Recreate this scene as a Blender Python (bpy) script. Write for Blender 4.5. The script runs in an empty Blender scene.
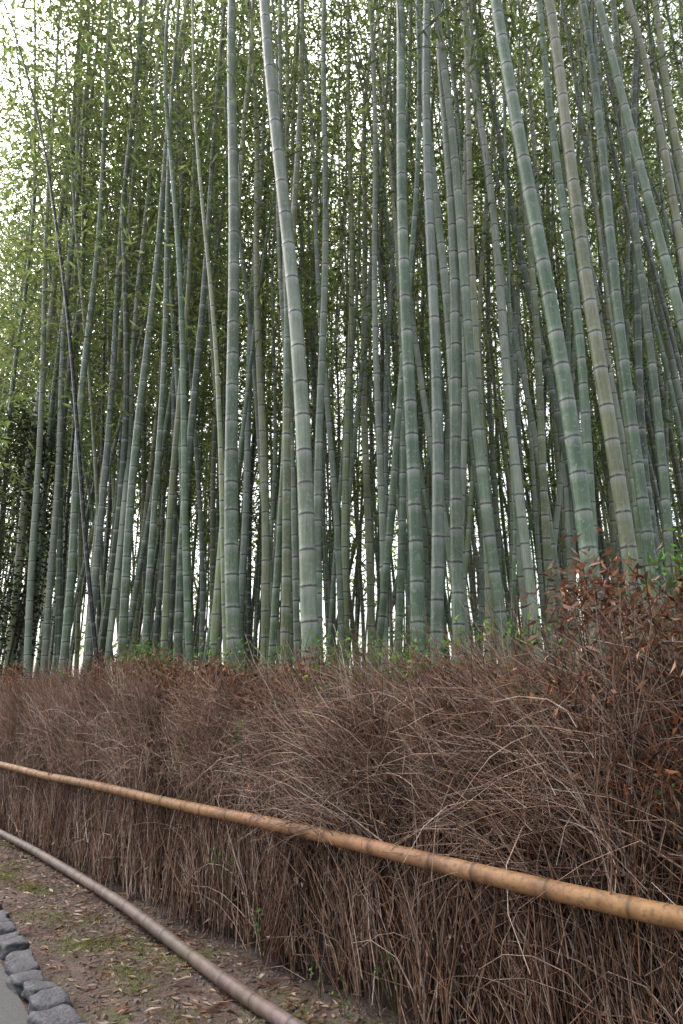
import bpy, math, numpy as np
from mathutils import noise as mn, Vector
rng = np.random.default_rng(11)
scene = bpy.context.scene
D2 = np.array([-0.635, 0.773]); M2 = np.array([0.773, 0.635])
def W(s, p, z):
    s=np.asarray(s,float); p=np.asarray(p,float); z=np.asarray(z,float)
    return np.stack([D2[0]*s+M2[0]*p, D2[1]*s+M2[1]*p, z+0*s], -1)

# ---------------------------------------------------------------- mesh helpers
def mesh_from(name, verts, quads, cols=None, mat=None, smooth=True, parent=None):
    verts=np.asarray(verts,np.float32).reshape(-1,3); quads=np.asarray(quads,np.int32).reshape(-1,4)
    me=bpy.data.meshes.new(name)
    me.vertices.add(len(verts)); me.vertices.foreach_set('co',verts.ravel())
    me.loops.add(quads.size); me.loops.foreach_set('vertex_index',quads.ravel())
    me.polygons.add(len(quads)); me.polygons.foreach_set('loop_start',np.arange(0,quads.size,4,dtype=np.int32))
    me.update(calc_edges=True)
    if smooth: me.polygons.foreach_set('use_smooth',np.ones(len(quads),bool))
    if cols is not None:
        c=np.ones((len(verts),4),np.float32); c[:,:3]=np.asarray(cols).reshape(-1,3)
        a=me.attributes.new('Col','FLOAT_COLOR','POINT'); a.data.foreach_set('color',c.ravel())
    if mat: me.materials.append(mat)
    ob=bpy.data.objects.new(name,me); scene.collection.objects.link(ob)
    if parent: ob.parent=parent
    return ob
def empty(name):
    e=bpy.data.objects.new(name,None); scene.collection.objects.link(e); return e

def tubes(P,R,S):
    """P (N,K,3) R (N,K) -> verts, quads"""
    N,K,_=P.shape
    T=P[:,-1]-P[:,0]; T/=np.linalg.norm(T,axis=1,keepdims=True)+1e-9
    ref=np.where(np.abs(T[:,2:3])>0.9,np.array([[1.,0,0]]),np.array([[0,0,1.]]))
    U=np.cross(T,ref); U/=np.linalg.norm(U,axis=1,keepdims=True)+1e-9
    V=np.cross(T,U)
    a=np.arange(S)*2*math.pi/S
    ring=np.cos(a)[None,:,None]*U[:,None,:]+np.sin(a)[None,:,None]*V[:,None,:]
    verts=P[:,:,None,:]+R[:,:,None,None]*ring[:,None,:,:]
    n=np.arange(N)[:,None,None]*K*S; k=np.arange(K-1)[None,:,None]*S; i=np.arange(S)[None,None,:]
    j=(i+1)%S
    q=np.stack([n+k+i,n+k+j,n+k+S+j,n+k+S+i],-1).reshape(-1,4)
    return verts.reshape(-1,3),q
def leaves(C,Dr,L,Wd,fold=0.0):
    """C base (N,3), Dr direction; returns verts, quads"""
    N=len(C); Dr=Dr/(np.linalg.norm(Dr,axis=1,keepdims=True)+1e-9)
    r=rng.normal(size=(N,3)); S=np.cross(Dr,r); S/=np.linalg.norm(S,axis=1,keepdims=True)+1e-9
    Nn=np.cross(Dr,S)
    L=np.asarray(L).reshape(-1,1); Wd=np.asarray(Wd).reshape(-1,1)
    v=np.stack([C, C+Dr*L*.38+S*Wd*.5+Nn*L*fold, C+Dr*L, C+Dr*L*.38-S*Wd*.5+Nn*L*fold],1)
    return v.reshape(-1,3), np.arange(N*4).reshape(-1,4)

# ---------------------------------------------------------------- materials
def newmat(name):
    m=bpy.data.materials.new(name); m.use_nodes=True
    nt=m.node_tree; b=nt.nodes['Principled BSDF']; return m,nt,b
def noise_node(nt,scale,detail=4,vec=None,rough=.6):
    n=nt.nodes.new('ShaderNodeTexNoise'); n.inputs['Scale'].default_value=scale
    n.inputs['Detail'].default_value=detail; n.inputs['Roughness'].default_value=rough
    if vec is not None: nt.links.new(vec,n.inputs['Vector'])
    return n
def ramp(nt,fac,stops):
    r=nt.nodes.new('ShaderNodeValToRGB'); e=r.color_ramp.elements
    while len(e)<len(stops): e.new(0.5)
    for el,(p,c) in zip(e,stops): el.position=p; el.color=(c[0],c[1],c[2],1)
    nt.links.new(fac,r.inputs[0]); return r
def mix(nt,mode,f,a,b):
    m=nt.nodes.new('ShaderNodeMix'); m.data_type='RGBA'; m.blend_type=mode
    if isinstance(f,float): m.inputs[0].default_value=f
    else: nt.links.new(f,m.inputs[0])
    for s,x in ((m.inputs[6],a),(m.inputs[7],b)):
        if isinstance(x,tuple): s.default_value=(x[0],x[1],x[2],1)
        else: nt.links.new(x,s)
    return m.outputs[2]
def attr(nt):
    a=nt.nodes.new('ShaderNodeAttribute'); a.attribute_name='Col'; return a.outputs['Color']
def coords(nt,scale=(1,1,1)):
    g=nt.nodes.new('ShaderNodeTexCoord'); mp=nt.nodes.new('ShaderNodeMapping'); mp.inputs['Scale'].default_value=scale
    nt.links.new(g.outputs['Object'],mp.inputs[0]); return mp.outputs[0]
def bump(nt,b,h,strength,dist=.01):
    n=nt.nodes.new('ShaderNodeBump'); n.inputs['Strength'].default_value=strength; n.inputs['Distance'].default_value=dist
    nt.links.new(h,n.inputs['Height']); nt.links.new(n.outputs[0],b.inputs['Normal'])

def mat_culm():
    m,nt,b=newmat('bamboo_skin')
    c=attr(nt)
    n1=noise_node(nt,3.5,6,coords(nt,(1,1,.45)),.65)
    r1=ramp(nt,n1.outputs[0],[(.3,(.55,.63,.50)),(.5,(1,1,1)),(.70,(1.35,1.32,1.33))])
    x=mix(nt,'MULTIPLY',1.0,c,r1.outputs[0])
    n2=noise_node(nt,60,4,coords(nt,(1,1,.05)))
    r2=ramp(nt,n2.outputs[0],[(.35,(.78,.78,.78)),(.65,(1.17,1.17,1.17))])
    x=mix(nt,'MULTIPLY',1.0,x,r2.outputs[0])
    n3=noise_node(nt,28,3,coords(nt))
    r3=ramp(nt,n3.outputs[0],[(.56,(0,0,0)),(.70,(.55,.55,.55))])
    x=mix(nt,'MIX',r3.outputs[0],x,(.34,.37,.32))
    nt.links.new(x,b.inputs['Base Color']); b.inputs['Roughness'].default_value=.38
    b.inputs['Specular IOR Level'].default_value=.5
    return m
def mat_twig():
    m,nt,b=newmat('dry_brush')
    n1=noise_node(nt,35,3,coords(nt))
    r1=ramp(nt,n1.outputs[0],[(.3,(.6,.58,.58)),(.7,(1.3,1.3,1.3))])
    x=mix(nt,'MULTIPLY',1.0,attr(nt),r1.outputs[0])
    n2=noise_node(nt,1.6,4,coords(nt))
    r2=ramp(nt,n2.outputs[0],[(.32,(.62,.54,.48)),(.5,(1,.97,.93)),(.68,(1.32,1.34,1.32))])
    x=mix(nt,'MULTIPLY',1.0,x,r2.outputs[0])
    nt.links.new(x,b.inputs['Base Color'])
    b.inputs['Roughness'].default_value=.6; b.inputs['Specular IOR Level'].default_value=.25
    return m
def mat_leaf(name,tr=.45,boost=1.6):
    m,nt,b=newmat(name); c=attr(nt)
    nt.links.new(c,b.inputs['Base Color']); b.inputs['Roughness'].default_value=.5
    b.inputs['Specular IOR Level'].default_value=.3
    t=nt.nodes.new('ShaderNodeBsdfTranslucent')
    nt.links.new(mix(nt,'MULTIPLY',1.0,c,(boost*1.0,boost,boost*.85)),t.inputs['Color'])
    ms=nt.nodes.new('ShaderNodeMixShader'); ms.inputs[0].default_value=tr
    nt.links.new(b.outputs[0],ms.inputs[1]); nt.links.new(t.outputs[0],ms.inputs[2])
    nt.links.new(ms.outputs[0],nt.nodes['Material Output'].inputs['Surface'])
    return m
def mat_rail():
    m,nt,b=newmat('cut_bamboo'); c=attr(nt)
    n1=noise_node(nt,9,5,coords(nt))
    r1=ramp(nt,n1.outputs[0],[(.3,(.5,.47,.45)),(.5,(1,1,1)),(.75,(1.2,1.22,1.25))])
    x=mix(nt,'MULTIPLY',1.0,c,r1.outputs[0])
    n2=noise_node(nt,45,4,coords(nt)); r2=ramp(nt,n2.outputs[0],[(.50,(0,0,0)),(.66,(.65,.65,.65))])
    x=mix(nt,'MIX',r2.outputs[0],x,(.10,.075,.06))
    nt.links.new(x,b.inputs['Base Color']); b.inputs['Roughness'].default_value=.55
    b.inputs['Specular IOR Level'].default_value=.3
    bump(nt,b,n2.outputs[0],.3,.004)
    return m
def mat_ground():
    m,nt,b=newmat('dirt'); co=coords(nt)
    n1=noise_node(nt,2.2,6,co); n2=noise_node(nt,40,5,co); n3=noise_node(nt,1.6,5,co)
    r1=ramp(nt,n1.outputs[0],[(.3,(.06,.041,.034)),(.55,(.12,.088,.074)),(.75,(.18,.138,.118))])
    r2=ramp(nt,n2.outputs[0],[(.3,(.4,.4,.4)),(.7,(1.4,1.4,1.4))])
    x=mix(nt,'MULTIPLY',1.0,r1.outputs[0],r2.outputs[0])
    r3=ramp(nt,n3.outputs[0],[(.52,(0,0,0)),(.64,(.7,.7,.7))])
    x=mix(nt,'MIX',r3.outputs[0],x,mix(nt,'MULTIPLY',1.0,(.075,.085,.022),r2.outputs[0]))
    nt.links.new(x,b.inputs['Base Color']); b.inputs['Roughness'].default_value=.95
    b.inputs['Specular IOR Level'].default_value=.2
    bump(nt,b,n2.outputs[0],.8,.025)
    return m
def mat_stone():
    m,nt,b=newmat('edging_stone'); co=coords(nt)
    n1=noise_node(nt,6,6,co); n2=noise_node(nt,50,5,co)
    r1=ramp(nt,n1.outputs[0],[(.3,(.04,.04,.046)),(.6,(.085,.084,.092)),(.8,(.17,.16,.15))])
    r2=ramp(nt,n2.outputs[0],[(.3,(.6,.6,.6)),(.7,(1.3,1.3,1.3))])
    nt.links.new(mix(nt,'MULTIPLY',1.0,r1.outputs[0],r2.outputs[0]),b.inputs['Base Color']); b.inputs['Roughness'].default_value=.75
    bump(nt,b,n2.outputs[0],.8,.02); return m
def mat_asphalt():
    m,nt,b=newmat('asphalt'); co=coords(nt)
    n2=noise_node(nt,120,4,co)
    r1=ramp(nt,n2.outputs[0],[(.3,(.035,.035,.036)),(.7,(.085,.083,.08))])
    nt.links.new(r1.outputs[0],b.inputs['Base Color']); b.inputs['Roughness'].default_value=.85
    bump(nt,b,n2.outputs[0],.5,.006); return m
MC=mat_culm(); MT=mat_twig(); ML=mat_leaf('bamboo_leaf',.55,2.5); MD=mat_leaf('dead_leaf',.2,1.2); MR=mat_rail()
MG=mat_ground(); MS=mat_stone(); MA=mat_asphalt()

# ---------------------------------------------------------------- ground
def axis(lo,hi,dlo,dhi,step):
    a=np.arange(dlo,dhi,step); o=[]; x=dhi; st=step
    while x<hi: o.append(x); st*=1.35; x+=st
    o.append(hi); l=[]; x=dlo-step; st=step
    while x>lo: l.append(x); st*=1.35; x-=st
    l.append(lo); return np.concatenate([l[::-1],a,o])
xs=axis(-300,300,-6,3,.05); ys=axis(-300,300,1,13,.05)
X,Y=np.meshgrid(xs,ys); 
Z=np.zeros_like(X); fx=X.ravel(); fy=Y.ravel(); fz=Z.ravel()
pp=fx*M2[0]+fy*M2[1]
near=(np.abs(fx)<20)&(np.abs(fy)<25)
for i in np.nonzero(near)[0]:
    v=Vector((fx[i],fy[i],0))
    fz[i]=.035*mn.noise(v*1.3)+.018*mn.noise(v*6)+.008*mn.noise(v*17)
fz*=np.clip((pp-1.35)/.3,0.0,1)
fz-=.03*(pp<1.3)
ny,nx=X.shape; idx=np.arange(nx*ny).reshape(ny,nx)
q=np.stack([idx[:-1,:-1],idx[:-1,1:],idx[1:,1:],idx[1:,:-1]],-1).reshape(-1,4)
mesh_from('ground',np.stack([fx,fy,fz],-1),q,None,MG)

# paved path at the near side of the edging stones
sp=np.linspace(-40,60,60)
def stone_p(s): return np.interp(s,[-2,2,4.2,6.4,9,14,30],[1.27,1.35,1.47,1.70,1.82,1.92,1.97])
v=np.concatenate([W(sp,stone_p(sp)-.1,.012),W(sp,stone_p(sp)-3.6,.012)])
n=len(sp); i=np.arange(n-1)
mesh_from('paved_path',v,np.stack([i,i+1,i+1+n,i+n],-1),None,MA)

# edging stones
import bmesh
s=-1.5; k=0
while s<14:
    ln=rng.uniform(.16,.27); wd=rng.uniform(.15,.22); ht=rng.uniform(.07,.12)
    bm=bmesh.new(); bmesh.ops.create_cube(bm,size=1); bmesh.ops.subdivide_edges(bm,edges=bm.edges[:],cuts=7,use_grid_fill=True)
    off=Vector(rng.uniform(0,50,3))
    for vt in bm.verts:
        c=vt.co*2; ex=6.0
        nrm=(abs(c.x)**ex+abs(c.y)**ex+abs(c.z)**ex)**(1/ex)
        c=c/nrm; c*=1+.22*mn.noise(c*1.1+off)+.09*mn.noise(c*3+off)+.03*mn.noise(c*8+off)
        vt.co=Vector((c.x*ln/2*.93,c.y*wd/2,c.z*ht/2))
    me=bpy.data.meshes.new('edging_stone'); bm.to_mesh(me); bm.free()
    for p_ in me.polygons: p_.use_smooth=True
    me.materials.append(MS)
    ob=bpy.data.objects.new('edging_stone',me); scene.collection.objects.link(ob)
    ob.location=W(s+ln/2,stone_p(s)+rng.uniform(-.02,.02),.02+rng.uniform(-.015,.02))
    ob.rotation_euler=(rng.uniform(-.14,.14),rng.uniform(-.12,.12),math.atan2(D2[1],D2[0])+rng.uniform(-.25,.25))
    s+=ln+.01

def gz(x,y):
    v=Vector((x,y,0)); return .035*mn.noise(v*1.3)+.018*mn.noise(v*6)+.008*mn.noise(v*17)
# leaf litter + pebbles
N=5600
s_=rng.uniform(0,13,N); p_=1.50+rng.beta(1.6,1.1,N)*1.25
C=W(s_,p_,0); C[:,2]=[gz(a,b)+.006 for a,b in C[:,:2]]
Dr=rng.normal(size=(N,3)); Dr[:,2]=rng.normal(size=N)*.15
v,q=leaves(C,Dr,rng.uniform(.03,.12,N),rng.uniform(.010,.026,N),.04)
v=v.reshape(N,4,3); v[:,:,2]=C[:,None,2]+np.clip(v[:,:,2]-C[:,None,2],-.002,.014); 
pal=np.array([[.20,.12,.08],[.30,.20,.14],[.14,.08,.055],[.36,.27,.2],[.25,.11,.06]])
c=pal[rng.integers(0,5,N)]*rng.uniform(.6,1.1,(N,1))
mesh_from('leaf_litter',v,q,np.repeat(c,4,0),MD,False)
N=2200; s_=rng.uniform(0,12,N); p_=rng.uniform(1.6,2.8,N); C=W(s_,p_,0); C[:,2]=[gz(a,b)+.002 for a,b in C[:,:2]]
r=rng.uniform(.003,.013,N)
P=np.stack([C-[0,0,.002],C+np.stack([0*r,0*r,r*.4],-1),C+np.stack([0*r,0*r,r],-1)],1)
v,q=tubes(P,np.stack([r,r*1.05,r*.3],1),6)
mesh_from('pebbles',v,q,np.repeat(np.array([[.2,.17,.15]])*rng.uniform(.5,1.2,(N,1)),18,0),MT,True)
N=9000; gs=np.concatenate([rng.normal(4.4,.5,8),rng.normal(6.5,1.5,10),rng.uniform(2,12,12)]); gp=rng.uniform(1.9,2.35,30); gi=rng.integers(0,30,N)
C=W(gs[gi]+rng.normal(size=N)*.12,gp[gi]+rng.normal(size=N)*.07,0); C[:,2]=[gz(a,b) for a,b in C[:,:2]]
Dr=rng.normal(size=(N,3))*.5; Dr[:,2]=1
v,q=leaves(C,Dr,rng.uniform(.006,.022,N),rng.uniform(.003,.006,N),.04)
mesh_from('moss_tufts',v,q,np.repeat(np.array([[.085,.11,.022]])*rng.uniform(.5,1.3,(N,1)),4,0),ML,False)

# ---------------------------------------------------------------- bamboo rails
def rail(name,S,Pp,Z,r,col,dark,seed):
    rg=np.random.default_rng(seed)
    s0,s1=S[0],S[-1]; nodes=[]; s=s0+.2
    while s<s1-.1: nodes.append(s); s+=rg.uniform(.26,.50)
    st=[s0-.001,s0]; rr=[.001,r*.98]; cc=[col,col]
    for nd in nodes:
        tint=np.array(col)*rg.uniform(.82,1.15)*np.array([1,rg.uniform(.93,1.06),rg.uniform(.85,1.1)])
        for o,rm,cm in ((-.05,1,1),(-.012,1.02,.8),(-.004,1.06,.45),(.004,1.05,.35),(.012,1.0,.75),(.03,.985,1.1),(.06,1,1)):
            st.append(nd+o); rr.append(r*rm*(1+.01*rg.normal())); cc.append(tuple(tint*min(cm,1.05)))
    st+= [s1,s1+.001]; rr+=[r,.001]; cc+=[dark,dark]
    st=np.array(st); P=W(st,np.interp(st,S,Pp),np.interp(st,S,Z)+.006*np.sin(st*1.9+seed))[None]
    v,q=tubes(P,np.array(rr)[None],20)
    return mesh_from(name,v,q,np.repeat(np.array(cc),20,0),MR)
ss=np.linspace(-1.5,15,60)
rail('bamboo_rail',ss,2.635+.03*np.exp(-((ss-4.5)/2)**2),.85+0*ss+.0,.039,(.31,.165,.078),(.2,.12,.08),1)
lp=np.interp(ss,[-1.5,3.2,4.3,6.5,10,15],[2.24,2.29,2.38,2.59,2.66,2.72])
lp=np.convolve(np.pad(lp,3,mode='edge'),np.ones(7)/7,'valid')
rail('bamboo_rail',ss,lp,.06+0*ss,.040,(.15,.11,.088),(.12,.1,.08),4)

# ---------------------------------------------------------------- brush fence
fence=empty('brush_fence')
def top_h(s):
    s=np.asarray(s,float)
    base=np.interp(s,[-2,0.5,1.2,1.9,2.3,3.2,4.5,6,7,8,10,15],[2.02,2.02,1.99,1.90,1.72,1.67,1.73,1.84,2.0,1.90,1.96,1.96])
    return base+.055*np.sin(s*5.1)+.07*np.sin(s*8.3+1)+.05*np.sin(s*13.7+2)+.04*np.sin(s*2.3+.5)
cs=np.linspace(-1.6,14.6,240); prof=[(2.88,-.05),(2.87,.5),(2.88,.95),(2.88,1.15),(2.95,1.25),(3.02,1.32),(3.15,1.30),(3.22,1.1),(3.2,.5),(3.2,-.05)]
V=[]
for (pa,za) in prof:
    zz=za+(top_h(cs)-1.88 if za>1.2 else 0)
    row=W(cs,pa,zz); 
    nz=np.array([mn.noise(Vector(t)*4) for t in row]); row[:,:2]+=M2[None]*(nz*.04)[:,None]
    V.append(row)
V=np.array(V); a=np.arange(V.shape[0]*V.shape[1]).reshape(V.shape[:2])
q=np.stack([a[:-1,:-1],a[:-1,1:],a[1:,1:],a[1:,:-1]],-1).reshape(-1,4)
mesh_from('light_block_core',V,q,np.tile([.03,.02,.016],(V.shape[0]*V.shape[1],1)),MT,True,fence)  # dark slab added inside the fence to block light between the twigs
palT=np.array([[.28,.18,.13],[.37,.26,.195],[.17,.10,.07],[.53,.42,.34],[.24,.16,.12],[.31,.17,.10],[.09,.058,.043],[.43,.32,.25],[.31,.25,.21],[.24,.125,.075]])
def twig_cols(N,k,mult=1.0):
    c=palT[rng.integers(0,len(palT),N)]*rng.uniform(.5,1.25,(N,1))*mult
    return np.repeat(c,k,0)
def make_twigs(name,s,p,z,L,lean,out,bend,r,S=3,K=5,mult=1.,jit=.009):
    N=len(s); t=np.linspace(0,1,K)[None,:]
    L=L[:,None]; lean=lean[:,None]+bend[:,None]*t
    ds=np.sin(lean)*L; dz=np.cos(lean)*L
    S_=s[:,None]+ds*t+rng.normal(size=(N,K))*jit; Z_=z[:,None]+dz*t
    P_=p[:,None]-out[:,None]*t**1.5+rng.normal(size=(N,K))*jit
    P=W(S_,P_,Z_)
    R=r[:,None]*(1-.6*t)
    v,q=tubes(P,R,S)
    mesh_from(name,v,q,twig_cols(N,K*S,mult),MT,True,fence)
    return P
S0,S1=-1.2,13.0; LEN=S1-S0
def srand(n):
    return S0+LEN*rng.random(n)**1.15
N=int(600*LEN); g=srand(int(LEN*16)); gi=rng.integers(0,len(g),N); s_=g[gi]+rng.normal(size=N)*.045
gl=rng.normal(size=len(g))*.24-.06; gp=rng.normal(size=len(g))*.035
make_twigs('lower_sticks',s_,np.clip(rng.uniform(2.76,2.92,N)+gp[gi],2.71,2.95),rng.uniform(-.05,.5,N),rng.uniform(.3,1.0,N),gl[gi]+rng.normal(size=N)*.16,
   rng.normal(size=N)*.03,rng.normal(size=N)*.22,rng.uniform(.002,.0058,N))
N=int(140*LEN); s_=srand(N)
make_twigs('stray_sticks',s_,rng.uniform(2.70,2.80,N),rng.uniform(-.02,.8,N),rng.uniform(.2,.9,N),rng.normal(size=N)*.55+.1,
   rng.uniform(-.05,.08,N),rng.normal(size=N)*.5,rng.uniform(.0015,.0042,N),mult=1.15)
def upper(name,per_m,zlo,zhi,plo,phi,Lr,outr,rr,mult,leansd=.3,over=.05,ngp=.07,ngh=.13):
    N=int(per_m*LEN); g=srand(int(LEN*6)); gi=rng.integers(0,len(g),N)
    gl=.66+.50*rng.normal(size=len(g)); gl=np.where(g>6.5,gl-.5,gl); gl=np.where(g<1.4,gl-.35,gl)
    s=g[gi]+rng.normal(size=N)*.09; lean=gl[gi]+rng.normal(size=N)*leansd
    gh=rng.normal(size=len(g))*ngh; gp=rng.normal(size=len(g))*ngp
    z=rng.uniform(zlo,zhi,N); L=rng.uniform(*Lr,N)
    th=top_h(s)+gh[gi]+rng.exponential(over,N)
    L=np.minimum(L,np.maximum(.12,(th-z)/np.maximum(.25,np.cos(lean))))
    bend=rng.normal(size=N)*.5+.1
    return make_twigs(name,s,rng.uniform(plo,phi,N)+gp[gi],z,L,lean,rng.uniform(*outr,N),bend,rng.uniform(*rr,N),mult=mult)
upper('upper_brush',800,.80,1.5,2.76,2.95,(.3,1.0),(-.05,.24),(.0018,.0046),1.0,.26,.05,.08)
upper('top_brush',560,1.15,1.68,2.80,3.2,(.2,.6),(-.1,.18),(.0014,.0034),1.1,.5,.12,.05,.18)
upper('brush_tips',500,1.0,1.7,2.66,2.85,(.12,.55),(-.05,.22),(.0010,.0026),1.25,.8,.12)
N=int(26*LEN); s_=srand(N)
make_twigs('upright_shoots',s_,rng.uniform(2.8,3.2,N),top_h(s_)-rng.uniform(.25,.4,N),rng.uniform(.3,.75,N),rng.normal(size=N)*.5+.1,rng.uniform(-.1,.12,N),rng.normal(size=N)*.5,rng.uniform(.0012,.0028,N),K=7,jit=.012)
palD=np.array([[.28,.10,.045],[.38,.16,.075],[.17,.065,.035],[.38,.23,.14],[.10,.045,.03]])
def dry(name,N,S,P,Z,pal=palD,Lr=(.03,.08),Wr=(.008,.018)):
    C=W(S,P,Z); Dr=rng.normal(size=(N,3)); Dr[:,2]-=.3
    v,q=leaves(C,Dr,rng.uniform(*Lr,N),rng.uniform(*Wr,N),.12)
    c=pal[rng.integers(0,len(pal),N)]*rng.uniform(.4,1.2,(N,1))
    mesh_from(name,v,q,np.repeat(c,4,0),MD,False,fence)
N=11000; gs=srand(110); gi=rng.integers(0,110,N); s_=gs[gi]+rng.normal(size=N)*.10
dry('dry_leaves',N,s_,rng.uniform(2.66,3.1,N),1.0+rng.beta(2.9,1.1,N)*(top_h(s_)-.92))
# tufts of rust coloured leaves along the crest
N=4500; gs=np.concatenate([srand(26),[3.9,4.0,5.1,5.9,4.6]]); gi=rng.integers(0,31,N); s_=gs[gi]+rng.normal(size=N)*.09
dry('crest_leaves',N,s_,rng.uniform(2.80,3.05,N),top_h(gs[gi])+.0+rng.normal(size=N)*.07,Lr=(.04,.10),Wr=(.010,.022))
N=10500; gc=np.stack([rng.uniform(-.9,1.8,75),rng.uniform(2.68,3.1,75),1.28+.80*rng.random(75)**.6],1); gi=rng.integers(0,75,N)
o=rng.normal(size=(N,3))*[.10,.08,.08]; dry('dry_leaf_sprays',N,gc[gi,0]+o[:,0],gc[gi,1]+o[:,1],gc[gi,2]+o[:,2],pal=palD*.85,Lr=(.03,.09),Wr=(.008,.018))
N=1200; s_=srand(N); dry('caught_leaves',N,s_,rng.uniform(2.69,2.78,N),rng.uniform(.02,.9,N),pal=np.array([[.25,.17,.12],[.2,.12,.09],[.33,.25,.2]]),Lr=(.02,.07))
# green sprigs growing through the brush
palG=np.array([[.06,.13,.03],[.09,.19,.04],[.04,.10,.03],[.13,.22,.05]])
spr=[(9.0,2.85,2.0),(7.4,3.0,2.10),(7.2,3.05,2.15),(7.1,3.05,2.12),(6.9,3.05,2.14),(6.7,3.05,2.12),(6.2,2.9,2.0),(5.6,3.05,2.0),(5.0,3.0,1.97),(4.5,3.05,1.95),(3.9,3.0,1.97),(3.7,3.0,1.93),(3.4,2.72,1.70),(3.3,3.0,1.92),(3.0,2.95,1.88),(2.8,2.8,1.80),(2.6,3.1,1.92),(2.2,3.0,1.92),(1.1,3.0,2.16),(.9,2.95,2.12),(1.4,3.05,2.12),(.7,2.95,2.1),(1.25,2.9,2.1),(1.0,2.9,2.2),
  (4.7,2.70,.55),(4.55,2.70,.48),(4.1,2.68,.25),(3.5,2.68,.10),(3.2,2.62,.06),(6.1,2.7,1.5),(2.0,2.72,1.65),(5.3,2.66,1.2),(2.9,2.68,.3),(5.9,2.66,1.6),(1.3,2.66,1.2),(4.4,2.66,1.4),(3.9,2.66,1.6)]
for (a,b,c_) in spr:
    N=int(rng.integers(30,110)) if c_>1.65 else int(rng.integers(6,16))
    o=rng.normal(size=(N,3))*([.12,.07,.07] if c_>1.65 else [.04,.02,.05])
    C=W(a+o[:,0],b+o[:,1],c_+o[:,2]); Dr=rng.normal(size=(N,3)); Dr[:,2]+=.2
    v,q=leaves(C,Dr,rng.uniform(.025,.06,N),rng.uniform(.010,.021,N),.05)
    cc=palG[rng.integers(0,4,N)]*rng.uniform(.5,1.0,(N,1))
    sp_=empty('green_sprig')
    mesh_from('sprig_leaves',v,q,np.repeat(cc,4,0),ML,False,sp_)
    nt_=6; t=np.linspace(0,1,4)[None,:,None]
    b0=W(np.full(nt_,a),np.full(nt_,b+.05),np.full(nt_,c_-.22)); e0=C[rng.integers(0,N,nt_)]
    v,q=tubes(b0[:,None]*(1-t)+e0[:,None]*t,np.full((nt_,4),.0016),4)
    mesh_from('sprig_stems',v,q,np.tile([.07,.09,.03],(len(v),1)),MT,True,sp_)

# ---------------------------------------------------------------- bamboo culms
palC=np.array([[.17,.22,.155],[.19,.235,.18],[.15,.205,.135],[.23,.265,.21],[.17,.205,.175],[.22,.245,.135],[.26,.29,.24],[.11,.15,.10],[.23,.24,.15],[.13,.19,.125]])*.98
culm_info=[]
def culm(bx,by,tx,ty,zt,H,dia,curve,detail,tint=None,own=True,droop=1.0,k0=1.0):
    col=palC[rng.integers(0,len(palC))]*rng.uniform(.7,1.2)*k0 if tint is None else np.array(tint)
    z=rng.uniform(.05,.3); rings=[(-.1,1.1,0)]
    sp0=rng.uniform(.18,.25)
    while z<H-.3:
        if detail: rings+= [(z-.085,1,0),(z-.04,1.0,1),(z-.008,1.01,2),(z,1.05,3),(z+.010,1.04,3),(z+.02,1.0,4),(z+.06,.99,0)]
        else: rings+= [(z-.06,1,0),(z-.02,1.02,2),(z+.005,1.05,3),(z+.04,1,0)]
        z+=sp0+min(.14,.03*z)+rng.normal()*.02
    rings.append((H,1,0))
    R=np.array(rings); zz=R[:,0]; u=zz/zt; S=12 if detail else 7
    x=bx+(tx-bx)*u+curve*4*u*(1-u)*.5*(u<1); y=by+(ty-by)*u
    dr=np.clip((zz-H*.62)/(H*.38),0,None)**2*droop
    ang=rng.uniform(0,6.28); x=x+dr*1.0*math.cos(ang); y=y+dr*1.0*math.sin(ang)
    wx=rng.uniform(0,6); x=x+.03*np.sin(zz*.9+wx); y=y+.02*np.sin(zz*1.1+wx*2)
    r=dia/2*(1.04-.74*(zz/H)**1.35)*R[:,1]
    P=np.stack([x,y,zz],-1)[None]
    v,q=tubes(P,r[None],S)
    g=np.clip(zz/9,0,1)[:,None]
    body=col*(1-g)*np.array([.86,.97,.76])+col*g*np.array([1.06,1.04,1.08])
    k=R[:,2].astype(int)[:,None]
    c=np.where(k==1,body*.7+np.array([.42,.44,.40])*.3,body)
    c=np.where(k==2,body*.3+np.array([.46,.48,.44])*.7,c)
    c=np.where(k==3,body*.22+np.array([.02,.018,.015]),c)
    c=np.where(k==4,body*.7+np.array([.36,.36,.33])*.3,c)
    culm_info.append((P[0],zz,H,by,bx))
    return v,q,np.repeat(c,S,0)
def A(px): return (px-341.5)/694.
def B(px): return (px-341.5)/513.
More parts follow.
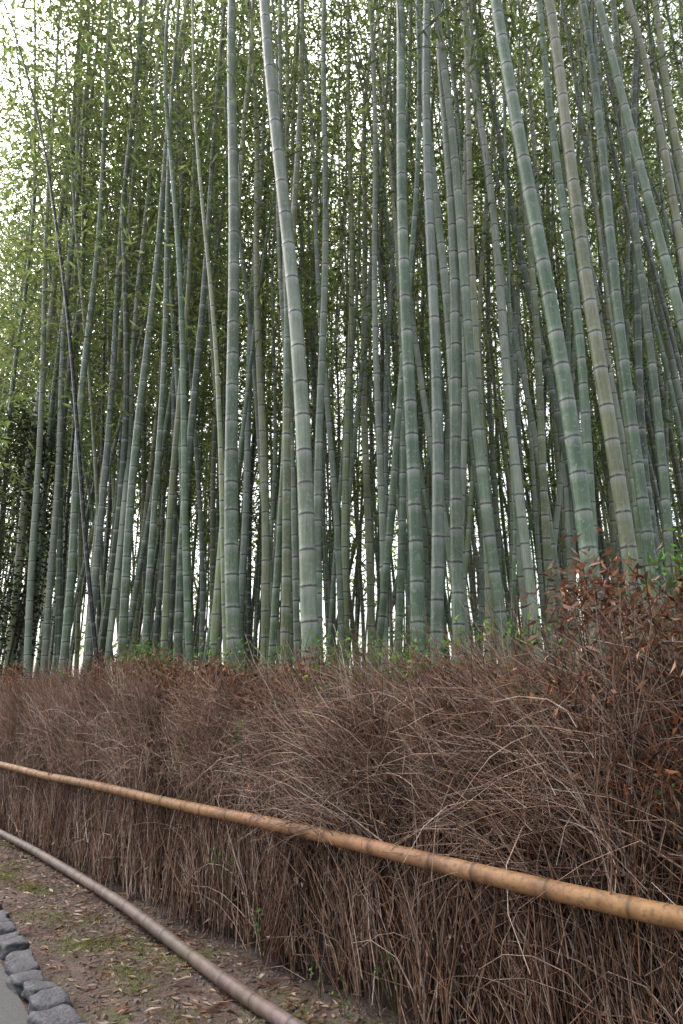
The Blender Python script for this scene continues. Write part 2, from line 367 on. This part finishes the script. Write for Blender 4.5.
front=[(10,88,12.6,.16,0),(68,116,10.4,.13,.0),(122,182,8.9,.12,-.1),(150,176,8.3,.085,.1),(180,228,8.6,.11,-.15),
 (252,234,6.4,.14,-.12),(327,266,5.5,.142,.12),(318,326,7.4,.10,0),(411,398,5.7,.122,.05),(433,427,6.0,.115,0),(457,440,6.1,.118,.05),
 (517,436,6.0,.11,-.05),(606,497,5.0,.135,.12),(640,546,5.3,.125,.1),(652,580,5.9,.105,.1),(662,612,6.4,.09,.1),(775,598,5.6,.10,.1),(768,628,6.2,.10,.1),(745,655,6.8,.11,.1),
 (483,462,7.2,.10,.05),(552,505,7.4,.10,.1),(381,370,7.6,.085,.05),(282,302,7.2,.10,-.05),(214,252,8.0,.10,0),(272,250,9.0,.12,.1),
 (95,140,10.5,.12,0),(40,55,12,.12,.1),(598,540,6.6,.11,.1),(500,445,8.2,.10,.1),(340,350,9.0,.1,.1),(395,410,8.4,.1,-.1),(575,520,8.5,.1,.1),(236,268,9.6,.11,0),(470,418,6.9,.115,.1),
 (300,215,9.5,.10,.05),(205,160,10,.09,0),(520,600,9.5,.09,0),(360,440,10,.09,0),(440,500,9.0,.08,0),(620,470,8.4,.10,.05),
 (25,100,13,.13,.1),(55,85,12,.12,0),(110,160,10.5,.10,.1),(165,205,9.4,.10,0),
 (85,150,11.5,.11,.1),(135,60,11,.07,0),(190,300,9.2,.07,.1),(260,180,9.8,.075,.1),(295,285,8.2,.09,0),(350,300,8.6,.085,.1),(372,395,9.2,.08,.1),(425,380,8.8,.09,0),(445,470,8.0,.085,0),(492,520,9.3,.08,.1),(530,470,7.8,.085,.1),(560,560,8.8,.09,0),(588,640,9.4,.08,0),(632,590,7.4,.095,.1),(675,560,7.6,.085,.1)]
taken=[]
for (a,b,Yd,dia,cv) in front:
    f_=.773*A(a)+.635
    if Yd*f_<3.42: Yd=3.42/f_
    bx=A(a)*Yd; tx=B(b)*Yd; zt=1.55+1.33*Yd
    taken.append((bx,Yd))
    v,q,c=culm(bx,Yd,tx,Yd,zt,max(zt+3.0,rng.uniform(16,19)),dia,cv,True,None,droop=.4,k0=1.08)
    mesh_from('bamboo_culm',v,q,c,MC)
v,q,c=culm(A(128)*8.7,8.7,B(22)*8.7,8.9,13.1,15.5,.062,.25,False,(.02,.02,.018)); mesh_from('dead_bamboo_culm',v,q,c*.35,MC)
culm_info.pop()
cnt=0; tries=0; V=[];Q=[];C_=[];off=0
while cnt<640 and tries<40000:
    tries+=1
    y=6.8+rng.random()**.95*22; x=rng.uniform(-.60*y-2.5,.60*y+3); p=x*M2[0]+y*M2[1]
    if p<3.6: continue
    dm=.28 if y>12 else .36
    if any((x-a)**2+(y-b)**2<dm*dm for a,b in taken): continue
    taken.append((x,y)); cnt+=1
    H=rng.uniform(15,19) if y<11 else rng.uniform(18,24); zt=10
    big=rng.random()<.14 and y>10
    lx=rng.normal()*(.6 if not big else 1.6)-.03*x; ly=rng.normal()*.5
    dia=rng.uniform(.045,.12); det=y<11
    u_=rng.random()
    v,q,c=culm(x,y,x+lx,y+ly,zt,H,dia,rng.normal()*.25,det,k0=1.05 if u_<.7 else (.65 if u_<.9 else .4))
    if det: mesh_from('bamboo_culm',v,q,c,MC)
    else: V.append(v);Q.append(q+off);C_.append(c);off+=len(v)
print('culms',cnt)
mesh_from('distant_bamboo_grove',np.concatenate(V),np.concatenate(Q),np.concatenate(C_),MC)

# ---------------------------------------------------------------- canopy
palL=np.array([[.085,.115,.038],[.105,.135,.048],[.07,.10,.036],[.13,.155,.062],[.055,.082,.03],[.115,.13,.052]])
LV=[];LC=[];BP=[];BR=[]
def clump(cen,n,sp,L,Wd,shade):
    C=cen+rng.normal(size=(n,3))*sp; Dr=rng.normal(size=(n,3))*[1,1,.5]; Dr[:,2]-=.45
    v,_=leaves(C,Dr,L*rng.uniform(.6,1.3,n),Wd*rng.uniform(.7,1.2,n))
    c=palL[rng.integers(0,6,n)]*rng.uniform(.75,1.25,(n,1))*shade
    LV.append(v); LC.append(np.repeat(c,4,0))
for (P,zz,H,by,bx) in culm_info:
    dist=math.hypot(bx,by); z0=7.6 if dist<9 else (6.0 if dist<14 else 4.6)
    nc=int((H-z0)*(1.3 if dist<14 else .90))
    edge=bx<-.28*by and (bx*M2[0]+by*M2[1])<6.5   # edge-of-grove culms spread over the path
    if bx<-.12*by: nc=int(nc*1.5)
    if edge: nc=int(nc*1.7)
    for _ in range(nc):
        z=z0+(H-z0)*rng.random()**.75
        cx=np.interp(z,zz,P[:,0]); cy=np.interp(z,zz,P[:,1]); r=rng.uniform(.3,1.5)*(1.15-.5*z/H); a=rng.uniform(0,6.28)
        if edge: r*=2.1
        cen=np.array([cx+r*math.cos(a),cy+r*math.sin(a),z+r*.25])
        if dist<12: clump(cen,42,np.array([.32,.32,.13]),.15,.032,rng.uniform(.6,1.4))
        else: clump(cen,26,np.array([.42,.42,.20]),.22,.056,rng.uniform(.6,1.4))
        t=np.linspace(0,1,4)[:,None]; st=np.array([cx,cy,z-.15]); 
        BP.append(st*(1-t)+cen*t+np.array([0,0,.12])*(t*(1-t)*4)); BR.append(.007*(1-.7*t[:,0]))
v=np.concatenate(LV); mesh_from('bamboo_canopy',v,np.arange(len(v)).reshape(-1,4),np.concatenate(LC),ML,False)
print('leaves',len(v)//4)
v,q=tubes(np.array(BP),np.array(BR),3); mesh_from('bamboo_branches',v,q,np.tile([.12,.15,.07],(len(v),1)),MT)
LV=[];LC=[]
for _ in range(1900):
    y=rng.uniform(24,36); x=rng.uniform(-.60*y-3,.60*y+3); z=.5+rng.random()*30
    if z<9 and rng.random()<.30: continue
    clump(np.array([x,y,z]),28,np.array([.75,.75,.45]),.36,.12,rng.uniform(.7,1.7))
v=np.concatenate(LV); mesh_from('distant_foliage',v,np.arange(len(v)).reshape(-1,4),np.concatenate(LC),ML,False)
# low green undergrowth on the grove floor
LV=[];LC=[]
for _ in range(380):
    s_=rng.uniform(-1,16); p_=3.7+8*rng.random()**1.3; x,y=W(s_,p_,0)[:2]
    h=rng.uniform(.5,1.0)*(1.75+.17*(p_-3))
    for _k in range(3): clump(np.array([x,y,h*rng.uniform(.5,1.1)]),16,np.array([.2,.2,.16]),.11,.032,rng.uniform(.8,1.5))
v=np.concatenate(LV); mesh_from('undergrowth',v,np.arange(len(v)).reshape(-1,4),np.concatenate(LC),ML,False)
def shrub(name,x,y,z0,h,w,n,shade):
    global LV,LC
    LV=[];LC=[]
    for _ in range(n):
        u=rng.random(); a=rng.uniform(0,6.28); rr=w*math.sqrt(rng.random())*(1-.5*abs(2*u-1))
        clump(np.array([x+rr*math.cos(a),y+rr*math.sin(a),z0+h*u]),40,np.array([.22,.22,.16]),.11,.045,shade*rng.uniform(.6,1.3))
    v=np.concatenate(LV); e=empty(name)
    mesh_from('crown',v,np.arange(len(v)).reshape(-1,4),np.concatenate(LC),ML,False,e)
    k=7; t=np.linspace(0,1,6)[None,:,None]; ang=rng.uniform(0,6.28,k)
    b0=np.tile([x,y,0.],(k,1)); e0=np.stack([x+w*.7*np.cos(ang),y+w*.7*np.sin(ang),np.full(k,z0+h*.85)],-1)
    v,q=tubes(b0[:,None]*(1-t)+e0[:,None]*t,np.tile(.03*(1-.8*t[0,:,0]),(k,1)),6); mesh_from('stems',v,q,np.tile([.06,.045,.035],(len(v),1)),MT,True,e)
shrub('evergreen_tree',-6.35,12.9,2.2,5.2,.95,170,.18)
shrub('evergreen_shrub',6.6,11.5,1.0,4.5,1.3,40,.7)
shrub('evergreen_shrub',-2,20,.8,2.5,2.0,35,1.0)
shrub('evergreen_shrub',5,19,.8,3.0,2.0,35,1.0)

# ---------------------------------------------------------------- light
el=math.radians(56); az=math.radians(-40)   # hazy sun ahead and to the left, beyond the grove
w=bpy.data.worlds.new('World'); scene.world=w; w.use_nodes=True; nt=w.node_tree
bg=nt.nodes['Background']; sky=nt.nodes.new('ShaderNodeTexSky'); sky.sky_type='NISHITA'; sky.sun_disc=False
sky.sun_elevation=el; sky.sun_rotation=az; sky.dust_density=7; sky.air_density=1.0
hs=nt.nodes.new('ShaderNodeHueSaturation'); hs.inputs['Saturation'].default_value=.4; hs.inputs['Value'].default_value=3.4
nt.links.new(sky.outputs[0],hs.inputs['Color']); nt.links.new(hs.outputs[0],bg.inputs[0]); bg.inputs[1].default_value=.15
sl=bpy.data.lights.new('sun','SUN'); sl.energy=1.5; sl.angle=math.radians(15); sl.color=(1,.96,.9)
so=bpy.data.objects.new('sun',sl); scene.collection.objects.link(so)
dirv=Vector((math.sin(az)*math.cos(el),math.cos(az)*math.cos(el),math.sin(el)))
so.rotation_euler=dirv.to_track_quat('Z','Y').to_euler()
cam=bpy.data.cameras.new('camera'); cam.sensor_fit='VERTICAL'; cam.sensor_height=36; cam.lens=24; cam.clip_end=1000; cam.clip_start=.05
co=bpy.data.objects.new('camera',cam); scene.collection.objects.link(co); co.location=(0,0,1.55)
co.rotation_euler=(math.radians(90+16.2),0,0); scene.camera=co
scene.view_settings.view_transform='Standard'; scene.view_settings.look='None'; scene.view_settings.exposure=0
